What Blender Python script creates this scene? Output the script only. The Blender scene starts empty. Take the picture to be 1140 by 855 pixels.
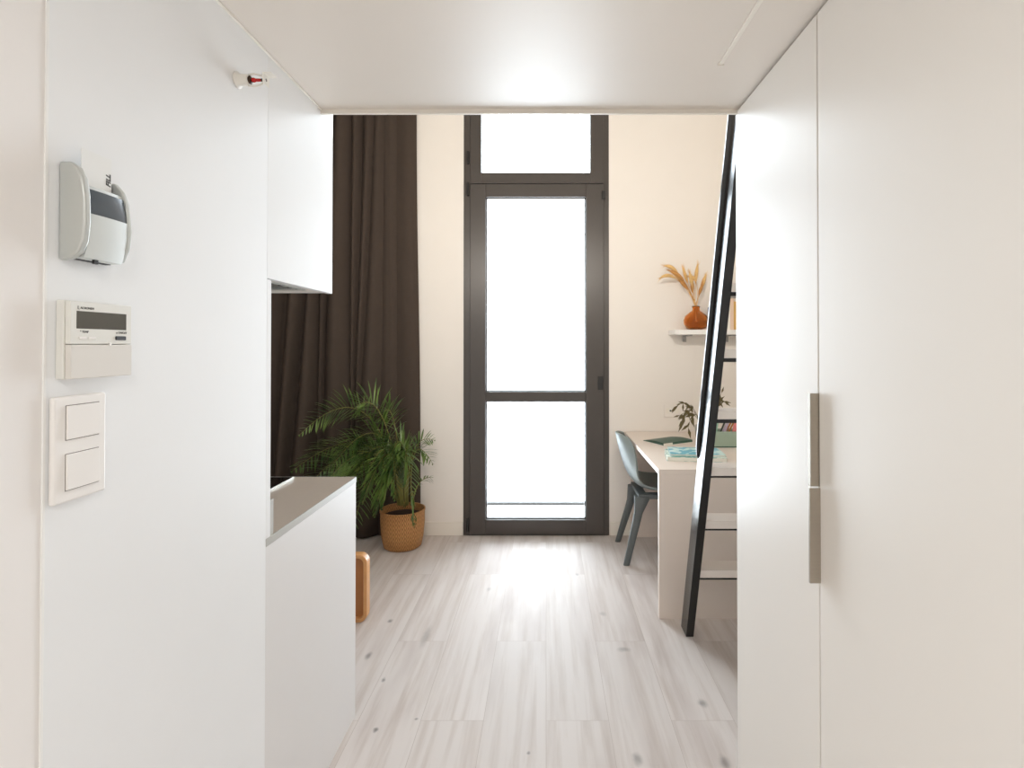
import bpy, bmesh, math, random
from mathutils import Vector, Matrix, Euler
random.seed(7)
SC = bpy.context.scene
COL = SC.collection
PI = math.pi

# ------------------------------------------------------------------ materials
def lin(c):
    def f(v):
        v /= 255.0
        return v / 12.92 if v <= 0.04045 else ((v + 0.055) / 1.055) ** 2.4
    return (f(c[0]), f(c[1]), f(c[2]), 1.0)

def mat(name, rgb, rough=0.5, metal=0.0, spec=0.5, vary=0.0, vscale=6.0, bump=0.0, bscale=200.0, coat=0.0, stretch=None):
    m = bpy.data.materials.new(name); m.use_nodes = True
    nt = m.node_tree; b = nt.nodes['Principled BSDF']
    col = lin(rgb)
    b.inputs['Base Color'].default_value = col
    b.inputs['Roughness'].default_value = rough
    b.inputs['Metallic'].default_value = metal
    b.inputs['Specular IOR Level'].default_value = spec
    b.inputs['Coat Weight'].default_value = coat
    tc = nt.nodes.new('ShaderNodeTexCoord')
    src = tc.outputs['Object']
    if stretch:
        mp = nt.nodes.new('ShaderNodeMapping'); mp.inputs['Scale'].default_value = stretch
        nt.links.new(src, mp.inputs['Vector']); src = mp.outputs['Vector']
    n = nt.nodes.new('ShaderNodeTexNoise'); n.inputs['Scale'].default_value = vscale; n.inputs['Detail'].default_value = 4
    nt.links.new(src, n.inputs['Vector'])
    r = nt.nodes.new('ShaderNodeMix'); r.data_type = 'RGBA'
    v = max(vary, 0.015)
    r.inputs[6].default_value = tuple(max(0, c * (1 - v)) for c in col[:3]) + (1,)
    r.inputs[7].default_value = tuple(min(1, c * (1 + v)) for c in col[:3]) + (1,)
    nt.links.new(n.outputs['Fac'], r.inputs[0])
    nt.links.new(r.outputs[2], b.inputs['Base Color'])
    if bump:
        n2 = nt.nodes.new('ShaderNodeTexNoise'); n2.inputs['Scale'].default_value = bscale
        nt.links.new(src, n2.inputs['Vector'])
        bp = nt.nodes.new('ShaderNodeBump'); bp.inputs['Strength'].default_value = bump; bp.inputs['Distance'].default_value = 0.002
        nt.links.new(n2.outputs['Fac'], bp.inputs['Height'])
        nt.links.new(bp.outputs['Normal'], b.inputs['Normal'])
    return m

M = {}
def printed(name, a, b, sc):
    m = mat(name, a, 0.45)
    nt = m.node_tree; bs = nt.nodes['Principled BSDF']
    tc = nt.nodes.new('ShaderNodeTexCoord'); n = nt.nodes.new('ShaderNodeTexNoise'); n.inputs['Scale'].default_value = sc; n.inputs['Detail'].default_value = 2
    cr = nt.nodes.new('ShaderNodeValToRGB'); e = cr.color_ramp.elements
    e[0].position = .46; e[0].color = lin(a); e[1].position = .56; e[1].color = lin(b)
    nt.links.new(tc.outputs['Object'], n.inputs['Vector']); nt.links.new(n.outputs['Fac'], cr.inputs[0]); nt.links.new(cr.outputs[0], bs.inputs['Base Color'])
    return m
M['wall'] = mat('wall_paint', (238, 232, 225), 0.6, vary=0.01, bump=0.08, bscale=90)
M['wall_hall'] = mat('wall_paint_hall', (237, 237, 237), 0.5, vary=0.01, bump=0.05, bscale=90)
M['casing'] = mat('casing_paint', (238, 234, 231), 0.5)
M['bead'] = mat('bead_paint', (242, 241, 238), 0.4)
M['ceil'] = mat('loft_panel', (230, 222, 213), 0.42, spec=0.46, vary=0.01)
M['ceil_room'] = mat('ceiling_paint', (240, 238, 232), 0.8)
M['trim'] = mat('trim_paint', (238, 232, 222), 0.35)
M['wardrobe'] = mat('wardrobe_lacquer', (235, 230, 223), 0.4, spec=0.4, vary=0.012, vscale=2.5)
M['cab'] = mat('cabinet_lacquer', (234, 233, 232), 0.5, spec=0.3, vary=0.008)
M['grey_gap'] = mat('grey_gap', (140, 132, 126), 0.8)
M['gap'] = mat('dark_gap', (60, 52, 45), 0.8)
M['alu'] = mat('brushed_metal', (176, 168, 156), 0.38, 0.85, vary=0.05, stretch=(1, 1, 40))
M['steel'] = mat('steel_strip', (215, 212, 205), 0.3, 0.8)
M['worktop'] = mat('worktop_stone', (186, 172, 158), 0.32, vary=0.05, vscale=60)
M['worktop_edge'] = mat('worktop_edge', (178, 175, 168), 0.45, spec=0.3)
M['cab_base'] = mat('base_unit_lacquer', (224, 221, 219), 0.5, spec=0.3, vary=0.008)
M['black_glass'] = mat('black_glass', (10, 10, 11), 0.08)
M['hood_dark'] = mat('hood_dark', (48, 44, 40), 0.5)
M['win'] = mat('window_frame_coating', (74, 68, 64), 0.36, vary=0.03, vscale=30)
M['win_dark'] = mat('window_hardware', (30, 28, 27), 0.4)
M['curtain'] = mat('curtain_cloth', (74, 64, 57), 0.9, spec=0.15, vary=0.06, vscale=40, bump=0.25, bscale=700)
M['basket'] = None
M['soil'] = mat('soil', (52, 34, 24), 0.95, vary=0.5, vscale=50, bump=0.8, bscale=90)
M['ladder'] = mat('ladder_black', (22, 20, 19), 0.22, vary=0.05, vscale=20)
M['tread'] = mat('ladder_tread', (226, 216, 207), 0.4)
M['desk'] = mat('desk_laminate', (228, 216, 206), 0.42, vary=0.015)
M['desk_edge'] = mat('desk_edge', (240, 232, 222), 0.4)
M['chair'] = mat('chair_plastic', (140, 151, 150), 0.42, vary=0.03)
M['chair_leg'] = mat('chair_leg_plastic', (90, 96, 97), 0.45, vary=0.04)
M['shelf'] = mat('shelf_white', (240, 238, 235), 0.45)
M['grey_metal'] = mat('grey_metal', (168, 165, 162), 0.45, 0.3)
M['wheat'] = mat('dried_wheat', (226, 188, 126), 0.8, vary=0.25, vscale=70)
M['wheat_dark'] = mat('dried_wheat_brown', (196, 142, 80), 0.8, vary=0.25, vscale=70)
M['white_plastic'] = mat('white_plastic', (242, 238, 234), 0.35)
M['rocker'] = mat('rocker_plastic', (243, 239, 235), 0.28)
M['ctl'] = mat('controller_plastic', (228, 226, 219), 0.45)
M['ctl_lid'] = mat('controller_lid', (223, 218, 211), 0.4)
M['lcd'] = mat('lcd_glass', (88, 86, 80), 0.15)
M['ink'] = mat('dark_ink', (52, 50, 48), 0.6)
M['silver'] = mat('silver_plastic', (196, 198, 194), 0.32, 0.25)
M['silver_light'] = mat('silver_plastic_light', (214, 218, 216), 0.45, 0.1)
M['smoke'] = mat('smoked_plastic', (78, 86, 94), 0.2)
M['slot'] = mat('slot_dark', (36, 34, 36), 0.5)
M['card'] = mat('card_plastic', (236, 236, 234), 0.35)
M['red'] = mat('red_glass', (190, 22, 20), 0.12)
M['brass'] = mat('dark_fitting', (70, 52, 40), 0.4, 0.5)
M['paint_white'] = mat('white_enamel', (240, 236, 228), 0.3)
M['wood'] = None
M['teal'] = printed('teal_cover', (84, 160, 152), (226, 236, 228), 26)
M['blue'] = printed('blue_cover', (96, 176, 196), (206, 232, 230), 20)
M['paper'] = mat('paper', (232, 230, 220), 0.7, vary=0.04, vscale=120)
M['darkgreen'] = mat('dark_green_cover', (52, 84, 70), 0.5, vary=0.2)
M['box_green'] = mat('sage_box', (160, 178, 160), 0.55, vary=0.04)
M['p_pink'] = mat('pink_paint', (226, 132, 130), 0.4)
M['p_orange'] = mat('orange_wood', (196, 128, 62), 0.5)
M['p_white'] = mat('white_paint', (240, 238, 232), 0.4)
M['p_mint'] = mat('mint_paint', (168, 212, 190), 0.4)
M['p_dark'] = mat('dark_paint', (60, 62, 60), 0.4)
M['p_lilac'] = mat('lilac_paint', (206, 190, 208), 0.4)
M['olive'] = mat('olive_leaf', (104, 92, 58), 0.6, vary=0.3, vscale=60)
M['pot_grey'] = mat('grey_ceramic', (176, 172, 165), 0.4)
M['book_peach'] = mat('peach_cover', (232, 205, 182), 0.6)
M['book_ochre'] = mat('ochre_cover', (214, 170, 96), 0.6)
M['book_white'] = mat('white_cover', (238, 234, 226), 0.6)
M['cup_blue'] = mat('blue_glaze', (92, 112, 150), 0.2)
M['concrete'] = mat('balcony_concrete', (225, 224, 220), 0.8, vary=0.05)
M['added_lamp_glass'] = mat('added_lamp_opal', (240, 238, 230), 0.4)

def wood_mat(name, rgb, scale):
    m = mat(name, rgb, 0.4, vary=0.16, vscale=scale, stretch=(1, 8, 1))
    return m
M['wood'] = wood_mat('light_bent_wood', (205, 150, 96), 14)
M['wood_in'] = wood_mat('bent_wood_panel', (172, 112, 62), 14)

def glass_mat(name, tint, refl=1.0):
    m = bpy.data.materials.new(name); m.use_nodes = True
    nt = m.node_tree; nt.nodes.clear()
    o = nt.nodes.new('ShaderNodeOutputMaterial'); mx = nt.nodes.new('ShaderNodeMixShader')
    t = nt.nodes.new('ShaderNodeBsdfTransparent'); g = nt.nodes.new('ShaderNodeBsdfGlossy'); f = nt.nodes.new('ShaderNodeFresnel')
    t.inputs[0].default_value = tint; g.inputs['Roughness'].default_value = 0.02; f.inputs[0].default_value = 1.35
    nt.links.new(f.outputs[0], mx.inputs[0]); nt.links.new(t.outputs[0], mx.inputs[1]); nt.links.new(g.outputs[0], mx.inputs[2])
    nt.links.new(mx.outputs[0], o.inputs[0])
    return m
M['glass'] = glass_mat('window_glass', (0.97, 0.985, 0.98, 1))

def amber():
    m = bpy.data.materials.new('amber_glass'); m.use_nodes = True
    b = m.node_tree.nodes['Principled BSDF']
    b.inputs['Base Color'].default_value = lin((242, 180, 104)); b.inputs['Roughness'].default_value = 0.05
    b.inputs['Transmission Weight'].default_value = 0.92; b.inputs['IOR'].default_value = 1.3
    return m
M['amber'] = amber()

def leaf_mat():
    m = bpy.data.materials.new('palm_leaf'); m.use_nodes = True
    nt = m.node_tree; b = nt.nodes['Principled BSDF']
    tc = nt.nodes.new('ShaderNodeTexCoord'); n = nt.nodes.new('ShaderNodeTexNoise'); n.inputs['Scale'].default_value = 9
    cr = nt.nodes.new('ShaderNodeValToRGB')
    cr.color_ramp.elements[0].color = lin((46, 74, 36)); cr.color_ramp.elements[0].position = 0.3
    cr.color_ramp.elements[1].color = lin((120, 146, 70)); cr.color_ramp.elements[1].position = 0.75
    nt.links.new(tc.outputs['Object'], n.inputs['Vector']); nt.links.new(n.outputs['Fac'], cr.inputs[0])
    nt.links.new(cr.outputs[0], b.inputs['Base Color']); b.inputs['Roughness'].default_value = 0.3
    return m
M['leaf'] = leaf_mat()
M['stem'] = mat('palm_stem', (128, 126, 66), 0.5, vary=0.2)

def basket_mat():
    m = bpy.data.materials.new('woven_basket'); m.use_nodes = True
    nt = m.node_tree; b = nt.nodes['Principled BSDF']; L = nt.links.new
    tc = nt.nodes.new('ShaderNodeTexCoord')
    sx = nt.nodes.new('ShaderNodeSeparateXYZ'); L(tc.outputs['Object'], sx.inputs[0])
    at = nt.nodes.new('ShaderNodeMath'); at.operation = 'ARCTAN2'; L(sx.outputs[1], at.inputs[0]); L(sx.outputs[0], at.inputs[1])
    def mth(op, a, bb):
        n = nt.nodes.new('ShaderNodeMath'); n.operation = op
        for i, v in enumerate((a, bb)):
            if v is None: continue
            if isinstance(v, (int, float)): n.inputs[i].default_value = v
            else: L(v, n.inputs[i])
        return n.outputs[0]
    u = mth('MULTIPLY', at.outputs[0], 26.0)
    w = mth('MULTIPLY', sx.outputs[2], 210.0)
    tri = mth('PINGPONG', mth('MULTIPLY', at.outputs[0], 9.0), 1.2)
    a = mth('SINE', mth('ADD', w, mth('MULTIPLY', tri, 9.0)), None)
    c = mth('SINE', mth('MULTIPLY', u, 3.0), None)
    s = mth('MULTIPLY', a, 0.7); s2 = mth('ADD', s, mth('MULTIPLY', c, 0.3))
    h = mth('MULTIPLY_ADD', s2, 0.5); h.node.inputs[2].default_value = 0.5
    cr = nt.nodes.new('ShaderNodeValToRGB')
    cr.color_ramp.elements[0].color = lin((128, 82, 44)); cr.color_ramp.elements[1].color = lin((214, 160, 100))
    L(h, cr.inputs[0]); L(cr.outputs[0], b.inputs['Base Color'])
    bp = nt.nodes.new('ShaderNodeBump'); bp.inputs['Strength'].default_value = 0.6; bp.inputs['Distance'].default_value = 0.004
    L(h, bp.inputs['Height']); L(bp.outputs['Normal'], b.inputs['Normal']); b.inputs['Roughness'].default_value = 0.65
    return m
M['basket'] = basket_mat()

def floor_mat():
    m = bpy.data.materials.new('whitewashed_planks'); m.use_nodes = True
    nt = m.node_tree; b = nt.nodes['Principled BSDF']; L = nt.links.new
    N = nt.nodes.new
    tc = N('ShaderNodeTexCoord'); sx = N('ShaderNodeSeparateXYZ'); L(tc.outputs['Object'], sx.inputs[0])
    cb = N('ShaderNodeCombineXYZ'); L(sx.outputs[1], cb.inputs[0]); L(sx.outputs[0], cb.inputs[1])
    br = N('ShaderNodeTexBrick'); L(cb.outputs[0], br.inputs['Vector'])
    br.offset = 0.42; br.offset_frequency = 2; br.squash = 1.0
    br.inputs['Scale'].default_value = 1.0; br.inputs['Brick Width'].default_value = 1.28; br.inputs['Row Height'].default_value = 0.2335
    br.inputs['Mortar Size'].default_value = 0.0008; br.inputs['Mortar Smooth'].default_value = 0.3; br.inputs['Bias'].default_value = 0.0
    br.inputs['Color1'].default_value = (0.0, 0, 0, 1); br.inputs['Color2'].default_value = (1, 1, 1, 1); br.inputs['Mortar'].default_value = (0.5, 0.5, 0.5, 1)
    # per-plank shift of the grain
    ad = N('ShaderNodeVectorMath'); ad.operation = 'MULTIPLY_ADD'; L(br.outputs['Color'], ad.inputs[0]); ad.inputs[1].default_value = (3, 7, 5); L(tc.outputs['Object'], ad.inputs[2])
    mp = N('ShaderNodeMapping'); mp.inputs['Scale'].default_value = (11, 0.55, 1); L(ad.outputs[0], mp.inputs[0])
    n1 = N('ShaderNodeTexNoise'); n1.inputs['Scale'].default_value = 2.0; n1.inputs['Detail'].default_value = 8; n1.inputs['Roughness'].default_value = 0.62; n1.inputs['Distortion'].default_value = 0.25; L(mp.outputs[0], n1.inputs['Vector'])
    mp2 = N('ShaderNodeMapping'); mp2.inputs['Scale'].default_value = (5, 0.9, 1); L(ad.outputs[0], mp2.inputs[0])
    n2 = N('ShaderNodeTexNoise'); n2.inputs['Scale'].default_value = 1.3; n2.inputs['Detail'].default_value = 3; L(mp2.outputs[0], n2.inputs['Vector'])
    cr = N('ShaderNodeValToRGB'); e = cr.color_ramp.elements
    e[0].position = 0.28; e[0].color = lin((198, 186, 178)); e[1].position = 0.55; e[1].color = lin((217, 209, 204))
    L(n1.outputs['Fac'], cr.inputs[0])
    mx = N('ShaderNodeMix'); mx.data_type = 'RGBA'; mx.blend_type = 'MULTIPLY'; mx.inputs[0].default_value = 1.0
    cr2 = N('ShaderNodeValToRGB'); e = cr2.color_ramp.elements; e[0].position = 0.3; e[0].color = (0.84, 0.81, 0.80, 1); e[1].position = 0.5; e[1].color = (1, 1, 1, 1)
    L(n2.outputs['Fac'], cr2.inputs[0]); L(cr.outputs[0], mx.inputs[6]); L(cr2.outputs[0], mx.inputs[7])
    # per-plank tone
    mx2 = N('ShaderNodeMix'); mx2.data_type = 'RGBA'; mx2.blend_type = 'MULTIPLY'; mx2.inputs[0].default_value = 1.0
    cr3 = N('ShaderNodeValToRGB'); e = cr3.color_ramp.elements; e[0].color = (0.93, 0.925, 0.92, 1); e[1].color = (1, 1, 1, 1)
    L(br.outputs['Color'], cr3.inputs[0]); L(mx.outputs[2], mx2.inputs[6]); L(cr3.outputs[0], mx2.inputs[7])
    # knots in the boards
    KN = [(-.791, 2.745, .014, .022, .55), (-.577, 2.60, .022, .10, .30), (-.80, 2.44, .016, .035, .5), (-.68, 2.27, .010, .014, .55), (-.485, 2.03, .008, .010, .5),
          (-.62, 1.97, .011, .014, .6), (.296, 2.82, .020, .028, .22), (.357, 2.49, .034, .022, .30), (.611, 2.12, .021, .030, .45), (.309, 1.835, .019, .030, .42),
          (.60, 1.818, .020, .040, .42), (-.06, 1.86, .007, .009, .5), (.19, 3.3, .012, .02, .3), (-.33, 3.1, .014, .03, .25), (-1.3, 3.2, .015, .03, .5)]
    n3 = N('ShaderNodeTexNoise'); n3.inputs['Scale'].default_value = 24; L(tc.outputs['Object'], n3.inputs['Vector'])
    wv = N('ShaderNodeVectorMath'); wv.operation = 'MULTIPLY_ADD'; L(n3.outputs['Color'], wv.inputs[0]); wv.inputs[1].default_value = (.012, .03, 0); L(tc.outputs['Object'], wv.inputs[2])
    acc = None
    for kx, ky, rx, ry, kd in KN:
        v1 = N('ShaderNodeVectorMath'); v1.operation = 'SUBTRACT'; L(wv.outputs[0], v1.inputs[0]); v1.inputs[1].default_value = (kx + .006, ky + .015, 0)
        v2 = N('ShaderNodeVectorMath'); v2.operation = 'MULTIPLY'; L(v1.outputs[0], v2.inputs[0]); v2.inputs[1].default_value = (1 / rx, 1 / ry, 0)
        v3 = N('ShaderNodeVectorMath'); v3.operation = 'LENGTH'; L(v2.outputs[0], v3.inputs[0])
        mr = N('ShaderNodeMapRange'); mr.interpolation_type = 'SMOOTHSTEP'; mr.inputs['From Min'].default_value = .15; mr.inputs['From Max'].default_value = 1.25
        mr.inputs['To Min'].default_value = 1 - kd; mr.inputs['To Max'].default_value = 1.0; L(v3.outputs['Value'], mr.inputs[0])
        if acc is None: acc = mr.outputs[0]
        else:
            mn = N('ShaderNodeMath'); mn.operation = 'MINIMUM'; L(acc, mn.inputs[0]); L(mr.outputs[0], mn.inputs[1]); acc = mn.outputs[0]
    kr = N('ShaderNodeValToRGB'); e = kr.color_ramp.elements; e[0].position = 0.0; e[0].color = (0.0, 0, 0, 1); e[1].position = 1.0; e[1].color = (1, 1, 1, 1)
    L(acc, kr.inputs[0])
    mx3 = N('ShaderNodeMix'); mx3.data_type = 'RGBA'; mx3.blend_type = 'MULTIPLY'; mx3.inputs[0].default_value = 1.0
    L(mx2.outputs[2], mx3.inputs[6]); L(kr.outputs[0], mx3.inputs[7])
    # joints
    mx4 = N('ShaderNodeMix'); mx4.data_type = 'RGBA'; mx4.inputs[7].default_value = lin((178, 165, 156)); L(br.outputs['Fac'], mx4.inputs[0]); L(mx3.outputs[2], mx4.inputs[6])
    L(mx4.outputs[2], b.inputs['Base Color'])
    b.inputs['Roughness'].default_value = 0.52; b.inputs['Specular IOR Level'].default_value = 0.14
    bp = N('ShaderNodeBump'); bp.inputs['Strength'].default_value = 0.12; bp.inputs['Distance'].default_value = 0.003; L(n1.outputs['Fac'], bp.inputs['Height']); L(bp.outputs['Normal'], b.inputs['Normal'])
    return m
M['floor'] = floor_mat()

# ------------------------------------------------------------------ helpers
def box(bm, x0, x1, y0, y1, z0, z1):
    vs = [bm.verts.new((x, y, z)) for x in (x0, x1) for y in (y0, y1) for z in (z0, z1)]
    for f in ((0, 1, 3, 2), (4, 6, 7, 5), (0, 4, 5, 1), (2, 3, 7, 6), (0, 2, 6, 4), (1, 5, 7, 3)):
        bm.faces.new([vs[i] for i in f])
    return bm

def B(*a):
    bm = bmesh.new()
    for i in range(0, len(a), 6): box(bm, *a[i:i + 6])
    return bm

def prism(pts, axis, a0, a1, bm=None):
    """pts: 2-D outline in the plane across `axis`; extruded from a0 to a1"""
    bm = bm or bmesh.new()
    def P(p, a):
        if axis == 'x': return (a, p[0], p[1])
        if axis == 'y': return (p[0], a, p[1])
        return (p[0], p[1], a)
    A = [bm.verts.new(P(p, a0)) for p in pts]; Bv = [bm.verts.new(P(p, a1)) for p in pts]
    n = len(pts)
    bm.faces.new(A); bm.faces.new(Bv[::-1])
    for i in range(n):
        bm.faces.new((A[i], Bv[i], Bv[(i + 1) % n], A[(i + 1) % n]))
    return bm

def lathe(prof, cx, cy, seg=40, bm=None, axis='z', c=(0, 0, 0)):
    bm = bm or bmesh.new(); rings = []
    for r, h in prof:
        ring = []
        for k in range(seg):
            a = 2 * PI * k / seg
            if axis == 'z': p = (cx + r * math.cos(a), cy + r * math.sin(a), h)
            elif axis == 'x': p = (h, cx + r * math.cos(a), cy + r * math.sin(a))
            else: p = (cx + r * math.cos(a), h, cy + r * math.sin(a))
            ring.append(bm.verts.new(p))
        rings.append(ring)
    for a, b in zip(rings, rings[1:]):
        for k in range(seg):
            bm.faces.new((a[k], a[(k + 1) % seg], b[(k + 1) % seg], b[k]))
    bm.faces.new(rings[0][::-1]); bm.faces.new(rings[-1])
    return bm

def tube(pts, radii, seg=8, bm=None):
    bm = bm or bmesh.new(); pts = [Vector(p) for p in pts]
    if not hasattr(radii, '__len__'): radii = [radii] * len(pts)
    rings = []; up = Vector((0, 0, 1))
    prev = None
    for i, p in enumerate(pts):
        t = (pts[min(i + 1, len(pts) - 1)] - pts[max(i - 1, 0)]).normalized()
        if prev is None:
            a = t.cross(up)
            if a.length < 1e-3: a = t.cross(Vector((1, 0, 0)))
        else:
            a = prev - t * prev.dot(t)
        a.normalize(); prev = a; b = t.cross(a)
        rings.append([bm.verts.new(p + (a * math.cos(2 * PI * k / seg) + b * math.sin(2 * PI * k / seg)) * radii[i]) for k in range(seg)])
    for a, b in zip(rings, rings[1:]):
        for k in range(seg):
            bm.faces.new((a[k], a[(k + 1) % seg], b[(k + 1) % seg], b[k]))
    bm.faces.new(rings[0][::-1]); bm.faces.new(rings[-1])
    return bm

def wloc(o):
    v = Vector((0, 0, 0))
    while o is not None:
        v += o.location; o = o.parent
    return v

def obj(name, bm, m, parent=None, bevel=0.0, smooth=False, seg=2, loc=None):
    """links ONE mesh object; bm is given in world coordinates"""
    bmesh.ops.recalc_face_normals(bm, faces=bm.faces)
    pl = wloc(parent) if parent else Vector((0, 0, 0))
    own = Vector(loc) if loc is not None else pl
    bmesh.ops.translate(bm, verts=bm.verts, vec=-own)
    me = bpy.data.meshes.new(name); bm.to_mesh(me); bm.free()
    if isinstance(m, (list, tuple)):
        for k in m: me.materials.append(k)
    else: me.materials.append(m)
    o = bpy.data.objects.new(name, me); COL.objects.link(o)
    if parent: o.parent = parent
    o.location = own - pl
    if smooth:
        for p in me.polygons: p.use_smooth = True
    if bevel:
        b = o.modifiers.new('edge', 'BEVEL'); b.width = bevel; b.segments = seg; b.limit_method = 'ANGLE'; b.angle_limit = math.radians(40)
        for p in me.polygons: p.use_smooth = True
        b.harden_normals = True
    return o

def tag(o, label=None, cat=None, group=None, kind=None):
    if label: o['label'] = label
    if cat: o['category'] = cat
    if group: o['group'] = group
    if kind: o['kind'] = kind
    return o

def thing(name, loc, label, cat, group=None):
    o = bpy.data.objects.new(name, None); COL.objects.link(o); o.location = loc
    o.empty_display_size = 0.05
    return tag(o, label, cat, group)

def struct(name, bm, m, parent=None, label=None, bevel=0.0):
    o = obj(name, bm, m, parent, bevel)
    if parent is None: tag(o, label or None, None, None, 'structure')
    return o

def dup(o, parent=None):
    c = o.copy(); COL.objects.link(c)
    if parent: c.parent = parent
    for ch in list(o.children): dup(ch, c)
    return c

def text(name, s, size, origin, ax, ay, m, parent, thick=0.0002, shear=0.0, bold=0.0):
    cu = bpy.data.curves.new(name + '_curve', 'FONT'); cu.body = s; cu.size = size; cu.extrude = thick; cu.shear = shear; cu.offset = bold
    t = bpy.data.objects.new(name + '_tmp', cu); COL.objects.link(t)
    dg = bpy.context.evaluated_depsgraph_get()
    me = bpy.data.meshes.new_from_object(t.evaluated_get(dg))
    bpy.data.objects.remove(t); bpy.data.curves.remove(cu)
    ax = Vector(ax); ay = Vector(ay); az = ax.cross(ay)
    mt = Matrix((ax, ay, az)).transposed().to_4x4(); mt.translation = Vector(origin)
    bm = bmesh.new(); bm.from_mesh(me); bpy.data.meshes.remove(me); bm.transform(mt)
    return obj(name, bm, m, parent)

# ------------------------------------------------------------------ setting
HX, WX = -0.72, 0.607          # left wall plane, wardrobe front plane
YL = 1.726                     # loft edge
ZC = 2.153                     # underside of the loft
YB = 3.98                      # back wall
XL, XR, YN, ZT = -2.7, 1.42, -1.25, 4.3
WX0, WX1, WZ = -0.61, 0.464, 3.7   # window opening

struct('floor', B(XL - .1, XR + .1, YN - .1, YB + .02, -.12, 0), M['floor'], label='whitewashed oak plank floor')
struct('wall_back', B(XL, WX0, YB, YB + .3, 0, ZT, WX1, XR, YB, YB + .3, 0, ZT, WX0, WX1, YB, YB + .3, WZ, ZT), M['wall'], label='cream wall around the tall balcony window')
struct('wall_right', B(XR, XR + .1, YN, YB + .3, 0, ZT), M['wall'], label='cream wall behind ladder and desk')
struct('wall_far_left', B(XL - .1, XL, YN, YB + .3, 0, ZT), M['wall'], label='cream side wall of the room')
struct('wall_entry', B(XL, XR, YN - .1, YN, 0, ZT), M['wall'], label='entry wall behind the hallway')
struct('wall_left', B(HX - .1, HX, .774, 1.389, 0, ZC), M['wall_hall'], label='white hallway wall carrying the switches')
struct('wall_bathroom', B(XL, HX - .1, 1.27, 1.389, 0, ZC), M['wall_hall'], label='white wall behind the kitchen units')
struct('trim_1', B(HX - .1, HX + .0008, YN, .770, 0, ZC), M['casing'], label='flush beige door casing at the near end of hallway wall')
struct('trim_2', B(HX - .02, HX + .0025, .7695, .7745, 0, ZC), M['bead'], bevel=.001, label='thin pale bead between casing and hallway wall')
struct('wall_wardrobe', B(WX, XR, YN, .574, 0, ZC), M['wall_hall'], label='wall panel beside the wardrobe')
struct('ceiling', B(XL, XR, YN, YL - .012, ZC, ZC + .16), M['ceil'], label='smooth beige underside of the loft')
struct('trim_3', B(XL, XR, YL - .012, YL, ZC - .014, ZC + .17), M['trim'], bevel=.002, label='pale edge strip along the loft front')
struct('trim_4', B(HX - .0005, HX + .006, .774, YL - .012, ZC - .004, ZC - .0005), M['trim'], label='pale shadow joint between loft and hallway wall')
struct('ceiling_room', B(XL, XR, YN, YB + .3, ZT, ZT + .1), M['ceil_room'], label='white ceiling high above the room')
struct('baseboard_back', B(-.955, WX0 - .004, YB - .012, YB, 0, .1, WX1 + .004, XR, YB - .012, YB, 0, .1), M['trim'], bevel=.003, label='low cream baseboard on the back wall')
struct('balcony_floor', B(-2.2, 2.0, YB + .3, 4.78, -.2, -.02), M['concrete'], label='pale balcony slab outside the door')
struct('trim_5', B(-2.2, 2.0, 4.78, 4.81, -.2, .008), M['win_dark'], label='dark drip edge along the balcony floor')

# lining at the kitchen wall end
struct('trim_6', B(XL, HX, 1.389, 1.412, .9, 1.570), M['cab'], bevel=.002, label='white lining panel above the worktop')

# ---- tall window with the balcony door
w = bpy.data.objects.new('window_1', None); COL.objects.link(w); w.location = (-.073, YB + .02, 0)
tag(w, 'tall dark-framed balcony door with fixed light above', None, None, 'structure')
y0, y1 = YB - .005, YB + .075
fr = bmesh.new()
for a in ((WX0, WX0 + .055, 0, WZ), (WX1 - .045, WX1, 0, WZ)): box(fr, a[0], a[1], y0, y1, a[2], a[3])
box(fr, WX0 + .055, WX1 - .045, y0, y1, 0, .03); box(fr, WX0 + .055, WX1 - .045, y0, y1, WZ - .06, WZ)
box(fr, WX0 + .055, WX1 - .045, y0 + .01, y1, 2.565, 2.615)
obj('frame', fr, M['win'], w, .003)
# upper fixed sash
s = bmesh.new(); ux0, ux1 = WX0 + .050, WX1 - .040; gx0, gx1 = -.478, .325
for a in ((ux0, gx0, 2.593, WZ - .05), (gx1, ux1, 2.593, WZ - .05), (gx0, gx1, 2.593, 2.672), (gx0, gx1, WZ - .12, WZ - .05)): box(s, a[0], a[1], y0 - .012, y1 - .02, a[2], a[3])
us = obj('upper_sash', s, M['win'], w, .003)
obj('pane', B(gx0 - .01, gx1 + .01, YB + .028, YB + .034, 2.66, WZ - .11), M['glass'], us)
obj('hinge', B(WX0 + .024, WX0 + .042, y0 - .022, y0, 2.735, 2.83), M['win_dark'], us, .003)
# door leaf
s = bmesh.new(); dx0, dx1 = WX0 + .050, WX1 - .040; gx0, gx1 = -.444, .293
lz0, lz1 = .012, 2.583
for a in ((dx0, gx0, lz0, lz1), (gx1, dx1, lz0, lz1), (gx0, gx1, lz0, .118), (gx0, gx1, .985, 1.055), (gx0, gx1, 2.49, lz1)): box(s, a[0], a[1], y0 - .016, y1 - .02, a[2], a[3])
dl = obj('door_leaf', s, M['win'], w, .003)
obj('pane', B(gx0 - .01, gx1 + .01, YB + .028, YB + .034, .105, .995), M['glass'], dl)
obj('pane', B(gx0 - .01, gx1 + .01, YB + .028, YB + .034, 1.045, 2.50), M['glass'], dl)
gb = bmesh.new()
for (za, zb) in ((.118, .985), (1.055, 2.49)):
    for a in ((gx0, gx0 + .008, za, zb), (gx1 - .008, gx1, za, zb), (gx0 + .008, gx1 - .008, za, za + .008), (gx0 + .008, gx1 - .008, zb - .008, zb)):
        box(gb, a[0], a[1], YB + .006, YB + .027, a[2], a[3])
obj('glazing_bead', gb, M['win'], dl, .002)
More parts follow.
